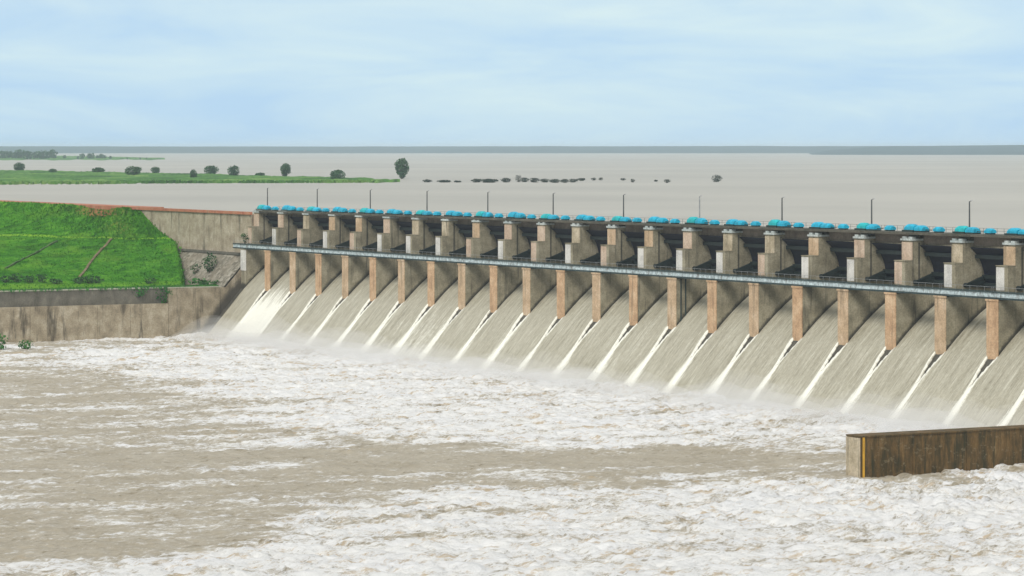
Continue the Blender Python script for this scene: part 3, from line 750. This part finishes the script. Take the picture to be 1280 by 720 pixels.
plant("tree", 242, 225, 10, 13, "narrow upright small tree near the spit's front edge", "tree", SH)
plant("shrub", 264, 219, 21, 12, "flat-topped dark bush beside the narrow upright tree", "bush", SH)
plant("tree", 292, 222, 18, 15, "domed green tree on the spit right of the flat-topped bush", "tree", SH)
plant("shrub", 325, 221, 14, 5, "very low scrubby bush between two domed trees", "bush", SH)
plant("tree", 357, 223.5, 15, 19, "oval tree with narrow foot on the thinning spit", "tree", SH, base=0.2)
plant("tree", 422, 226.5, 22, 14, "domed bushy tree near the tip of the spit", "tree", SH)
plant("tree", 502.5, 223.5, 20, 25, "tall lone oval tree standing in the water past the spit's tip", "tree", SH, z=RZ, base=0.1, dense=1800)
rs = random.Random(5)
dl = [(596,228,14,4),(612,228.3,22,4),(632,228,14,5),(648,227.5,9,8),(656,227.6,12,5),(668,228,13,5),(681,228,12,4),(693,228.5,14,4),(706,228.4,12,4),(717,228,12,4),(727,226,10,3),
      (742,225.5,7,3),(751,225.3,6,3),(779,225.5,7,2.5),(791,228,6,4),(834,228.6,9,4),(820,227,5,2),(896,227.6,14,8),(534,227.8,12,3),(555,228,18,2.5),(572,228,10,2)]
names = ["low dark bush in the reservoir"]
for i, (a, b, c_, d_) in enumerate(dl):
    if i == 17: lab = "lone dark oval bush standing alone in the reservoir at right"
    elif i == 3: lab = "tallest peaked bush in the row of drowned bushes"
    elif i == 15: lab = "small black bush ending the broken line of drowned bushes"
    elif i in (14, 16, 13): lab = {13:"tiny dark bush alone in the first gap right of the drowned row",14:"small dark bush in the middle of the broken drowned line",16:"faintest tiny bush just left of the last black bush"}[i]
    elif i in (11, 12): lab = {11:"left one",12:"right one"}[i]+" of the tiny twin bushes just right of the drowned row"
    elif i > 17: lab = {18:"leftmost",19:"longest",20:"rightmost"}[i]+" faint low bush between the lone tree and the drowned row"
    else: lab = f"low dark bush, {ordinal(i)} from the left in the dense row of drowned bushes"
    plant("drowned_bush", a, b, c_*1.15, d_*1.15, lab, "bush", "half-drowned bushes in the reservoir" if i != 17 else None, z=RZ, dense=420, mat=M_LEAFD, base=0.0)

# low green spit
def shore(name, top, bot, z, mat, nx=420, nyy=60, hmp=1.5, x0=-300, x1=500):
    us = np.linspace(x0, x1, nx); P = np.zeros((nx, nyy, 3))
    for i, u in enumerate(us):
        yt = np.interp(u, [p[0] for p in top], [p[1] for p in top]); yb = np.interp(u, [p[0] for p in bot], [p[1] for p in bot])
        yb = yb+0.5*math.sin(u*0.11)+0.3*math.sin(u*0.31); a = ray((u, yt), z); b = ray((u, max(yb, yt+0.25)), z)
        for j in range(nyy):
            s = j/(nyy-1); P[i,j] = (a[0]+(b[0]-a[0])*s, a[1]+(b[1]-a[1])*s, z)
    s = np.linspace(0, 1, nyy)[None,:]
    edge_ = np.minimum(s, 1-s); up_ = sstep(0, 0.18, edge_)
    P[...,2] += -0.6+up_*(0.7+hmp*fbm(P[...,0]*0.02, P[...,1]*0.02, 5, 91)+1.6*fbm(P[...,0]*0.15, P[...,1]*0.15, 3, 93))
    o = grid_mesh(name, P, mat); return tag(o, kind='structure')
shore("spit", [(-300,210.5),(0,213.5),(120,215.5),(200,217.3),(290,220.2),(400,224.3),(490,227.3)], [(-300,232),(0,231),(120,230.6),(200,229.5),(290,229),(400,228.6),(490,228)], RZ, M_MARSH)
shore("far_spit", [(-300,192),(0,194.5),(110,196),(205,198.8)], [(-300,201),(0,200.5),(110,200.3),(205,199.6)], RZ, M_MARSH, hmp=2.0, x1=206)
# scrub and reeds roughening the low spit
rs = np.random.RandomState(8); m = MB(); vs, fs = [], []
for i in range(3800):
    u = rs.uniform(-60, 470); yt = np.interp(u, [0,120,200,290,400,490], [213.5,215.5,217.3,220.2,224.3,227.3]); yb = np.interp(u, [0,120,200,290,400,490], [230.5,230,229,228.6,228.3,227.8])
    t_ = rs.beta(0.6, 0.7); a = ray((u, yt+(yb-yt)*t_), RZ+0.3); hh = rs.uniform(-0.5, 0.25)+(0.6 if t_ > 0.93 else 0); an = rs.uniform(0, 6.28); ww = rs.uniform(0.5, 1.6)
    b0 = len(vs); c_, s_2 = math.cos(an)*ww, math.sin(an)*ww
    vs += [(a[0]-c_,a[1]-s_2,RZ+0.1),(a[0]+c_,a[1]+s_2,RZ+0.1),(a[0]+c_*0.5,a[1]+s_2*0.5,RZ+1.2+hh),(a[0]-c_*0.6,a[1]-s_2*0.6,RZ+1.0+hh*0.8)]; fs.append((b0,b0+1,b0+2,b0+3))
m.v, m.f = vs, fs; tag(m.build("scrub", M_MARSH), "low green scrub and reeds covering the spit", "scrub", kind='stuff')
# trees on the far spit
fc = [crown(100+i, 12, 12, 170, 1.3, 0.05, 8, M_LEAF) for i in range(4)]; ft = trunk(10, 12, 4)
rs = random.Random(11); j = 0
for u in list(np.arange(2, 66, 5.2))+[80,98,103,110,116,121,126,132,137,160,176,184]:
    u = float(u)+rs.uniform(-1.5,1.5); hh = (rs.uniform(9, 13) if u < 66 else rs.uniform(4, 8.5)); hh = 3 if u > 150 else hh
    by = np.interp(u, [0,110,205], [198.6,198.6,199.2]); x_, y_, _, d_ = ray((u, by), RZ+1)
    sc = hh*d_/FPX/12
    if j < 13: lab = f"hazy tree in the dense far left grove, {ordinal(j)} from the left"; gl = "trees of the dense far grove"
    elif u < 150: lab = f"hazy tree in the broken cluster right of the far grove, {ordinal(j-13)} from the left"; gl = "trees right of the far grove"
    else: lab = f"tiny hazy bush near the thin tip of the far shore, {ordinal(j-22)} from the left"; gl = "tiny bushes on the far tip"
    r = empty("distant_tree", (x_, y_, RZ+0.5), lab, "tree", gl, rz=rs.uniform(0,6)); r.scale = (sc*1.05, sc*1.05, sc)
    c_ = bpy.data.objects.new("crown", fc[j % 4]); col.objects.link(c_); c_.parent = r
    t_ = bpy.data.objects.new("trunk", ft); col.objects.link(t_); t_.parent = r; j += 1

# plants on the walls and at the water's edge
def wallplant(x_, y_, z, w_, h_, label, n=130, seed=1, name="shrub", mat=None):
    r = empty(name, (x_, y_, z), label, "plant")
    c_ = bpy.data.objects.new("leaves", crown(seed, w_, h_, n, 0.045*max(w_,h_)+0.12, 0.0, 7, mat or M_PLANT)); col.objects.link(c_); c_.parent = r
    m = MB()
    for i in range(5): m.tube((0,0,-0.3), (w_*0.3*math.cos(i*1.3), w_*0.3*math.sin(i*1.3), h_*0.6), 0.06, 0.02, 4)
    m.build("stems", M_BARK, r)
wallplant(-330, -5.2, 12.7, 8, 2.0, "low spreading green plant at the foot of the masonry slope", 160, 31)
wallplant(-322.5, -4.2, 12.9, 4.5, 1.6, "small green plant beside the head of the river wall", 110, 32)
wallplant(-332, -2.2, 16.2, 5.0, 5.2, "dark triangular shrub growing out of the rubble masonry", 200, 33, mat=M_LEAF)
wallplant(-340, -2.5, 15.5, 4, 2.5, "small dark weed clump left of the triangular shrub", 70, 34, mat=M_LEAF)
wallplant(XW-0.9, -21.5, 8.9, 5.5, 4.6, "bright green creeper hanging at the end of the dark upper wall", 180, 35)
wallplant(XW-1.0, -28.0, 10.8, 4.5, 2.3, "second green creeper patch on the dark upper wall", 120, 36)
wallplant(XL+0.2, 1.0, 24.2, 3.0, 2.6, "dark weed growing on the end pier by the walkway", 90, 37, mat=M_LEAF)
for i, (u, hgt_) in enumerate([(6,2.6),(20,3.2),(36,2.4),(52,2.8),(70,1.8),(98,2.2),(112,3.0),(122,2.4),(188,2.0)]):
    p = on_bank(u, 354)
    wallplant(p.x, p.y, p.z, 4.2, hgt_*0.8, ["dark bush at the far left foot of the green bank","taller dark bush second from left along the bank foot","small dark bush third from left along the bank foot",
       "dark bush fourth from left along the bank foot","flat weed clump mid-left along the bank foot","low weed left of the foot of the brown drain","dark rounded bush at the foot of the brown drain",
       "smaller bush just right of the brown drain's foot","lone weed clump near the right end of the bank foot"][i], 110, 50+i, mat=M_LEAF)
for u, b_, w_, h_, lab, sd in ((1,438,4.0,4.5,"leafy branch at the left frame edge by the river wall",41),(32,438,4.2,2.6,"green branch half sunk in the river near the left wall",42)):
    a = ray((u, b_), 0.0); wallplant(a[0], a[1], 0.2, w_, h_, lab, 150, sd)

# ------------------------------------------------------------------ reservoir and far shore
m = MB(); m.add([(-24000,14,RZ),(12000,14,RZ),(12000,22000,RZ),(-24000,22000,RZ)], [(0,1,2,3)]); rw = m.build("reservoir_water", M_RES); tag(rw, kind='structure')
m = MB(); m.add([(-24000,-16000,-12),(12000,-16000,-12),(12000,24000,-12),(-24000,24000,-12)], [(0,1,2,3)]); gd = m.build("ground", M_EARTH); tag(gd, kind='structure')
def hills(name, dist, u0, u1, prof, base_px, seed, nx=260):
    us = np.linspace(u0, u1, nx); P = np.zeros((nx, 10, 3))
    for i, u in enumerate(us):
        uu = (u-640)/FPX; h_ = np.interp(u, [p[0] for p in prof], [p[1] for p in prof])
        top_ = CAM[2]+(184-h_)*dist/FPX + 3.0*(float(fbm(np.array([u*0.05]), np.array([0.3]), 4, seed)[0])-0.5)*dist/9000
        for j in range(10):
            s = j/9; d_ = dist+s*2200; z = RZ-0.8+(top_-RZ+0.8)*math.sin(min(1, s*1.15)*math.pi/2)
            P[i,j] = (CAM[0]+d_*(VX+uu*RX), CAM[1]+d_*(VY+uu*RY), z)
    return tag(grid_mesh(name, P, M_HILL), kind='structure')
hills("hills", 10500, -2600, 3600, [(-2600,181),(0,182.5),(400,183),(640,182.5),(1300,182),(3600,181)], 195, 7)
hills("headland", 8300, 1010, 3200, [(1010,194),(1040,188),(1090,183),(1200,181.5),(1290,180.5),(3200,178)], 194, 9)

# ------------------------------------------------------------------ haze
m = MB(); m.box(-17500, 4000, -5500, 15500, -14, 66); hz = m.build("haze", bpy.data.materials.new("air_haze"))
hm = hz.data.materials[0]; hm.use_nodes = True; tt = hm.node_tree; tt.nodes.clear()
vp = tt.nodes.new('ShaderNodeVolumePrincipled'); mo = tt.nodes.new('ShaderNodeOutputMaterial')
vp.inputs['Color'].default_value = (0.74,0.89,1.0,1); vp.inputs['Density'].default_value = 6.5e-5
tt.links.new(vp.outputs[0], mo.inputs['Volume']); tag(hz, kind='stuff')
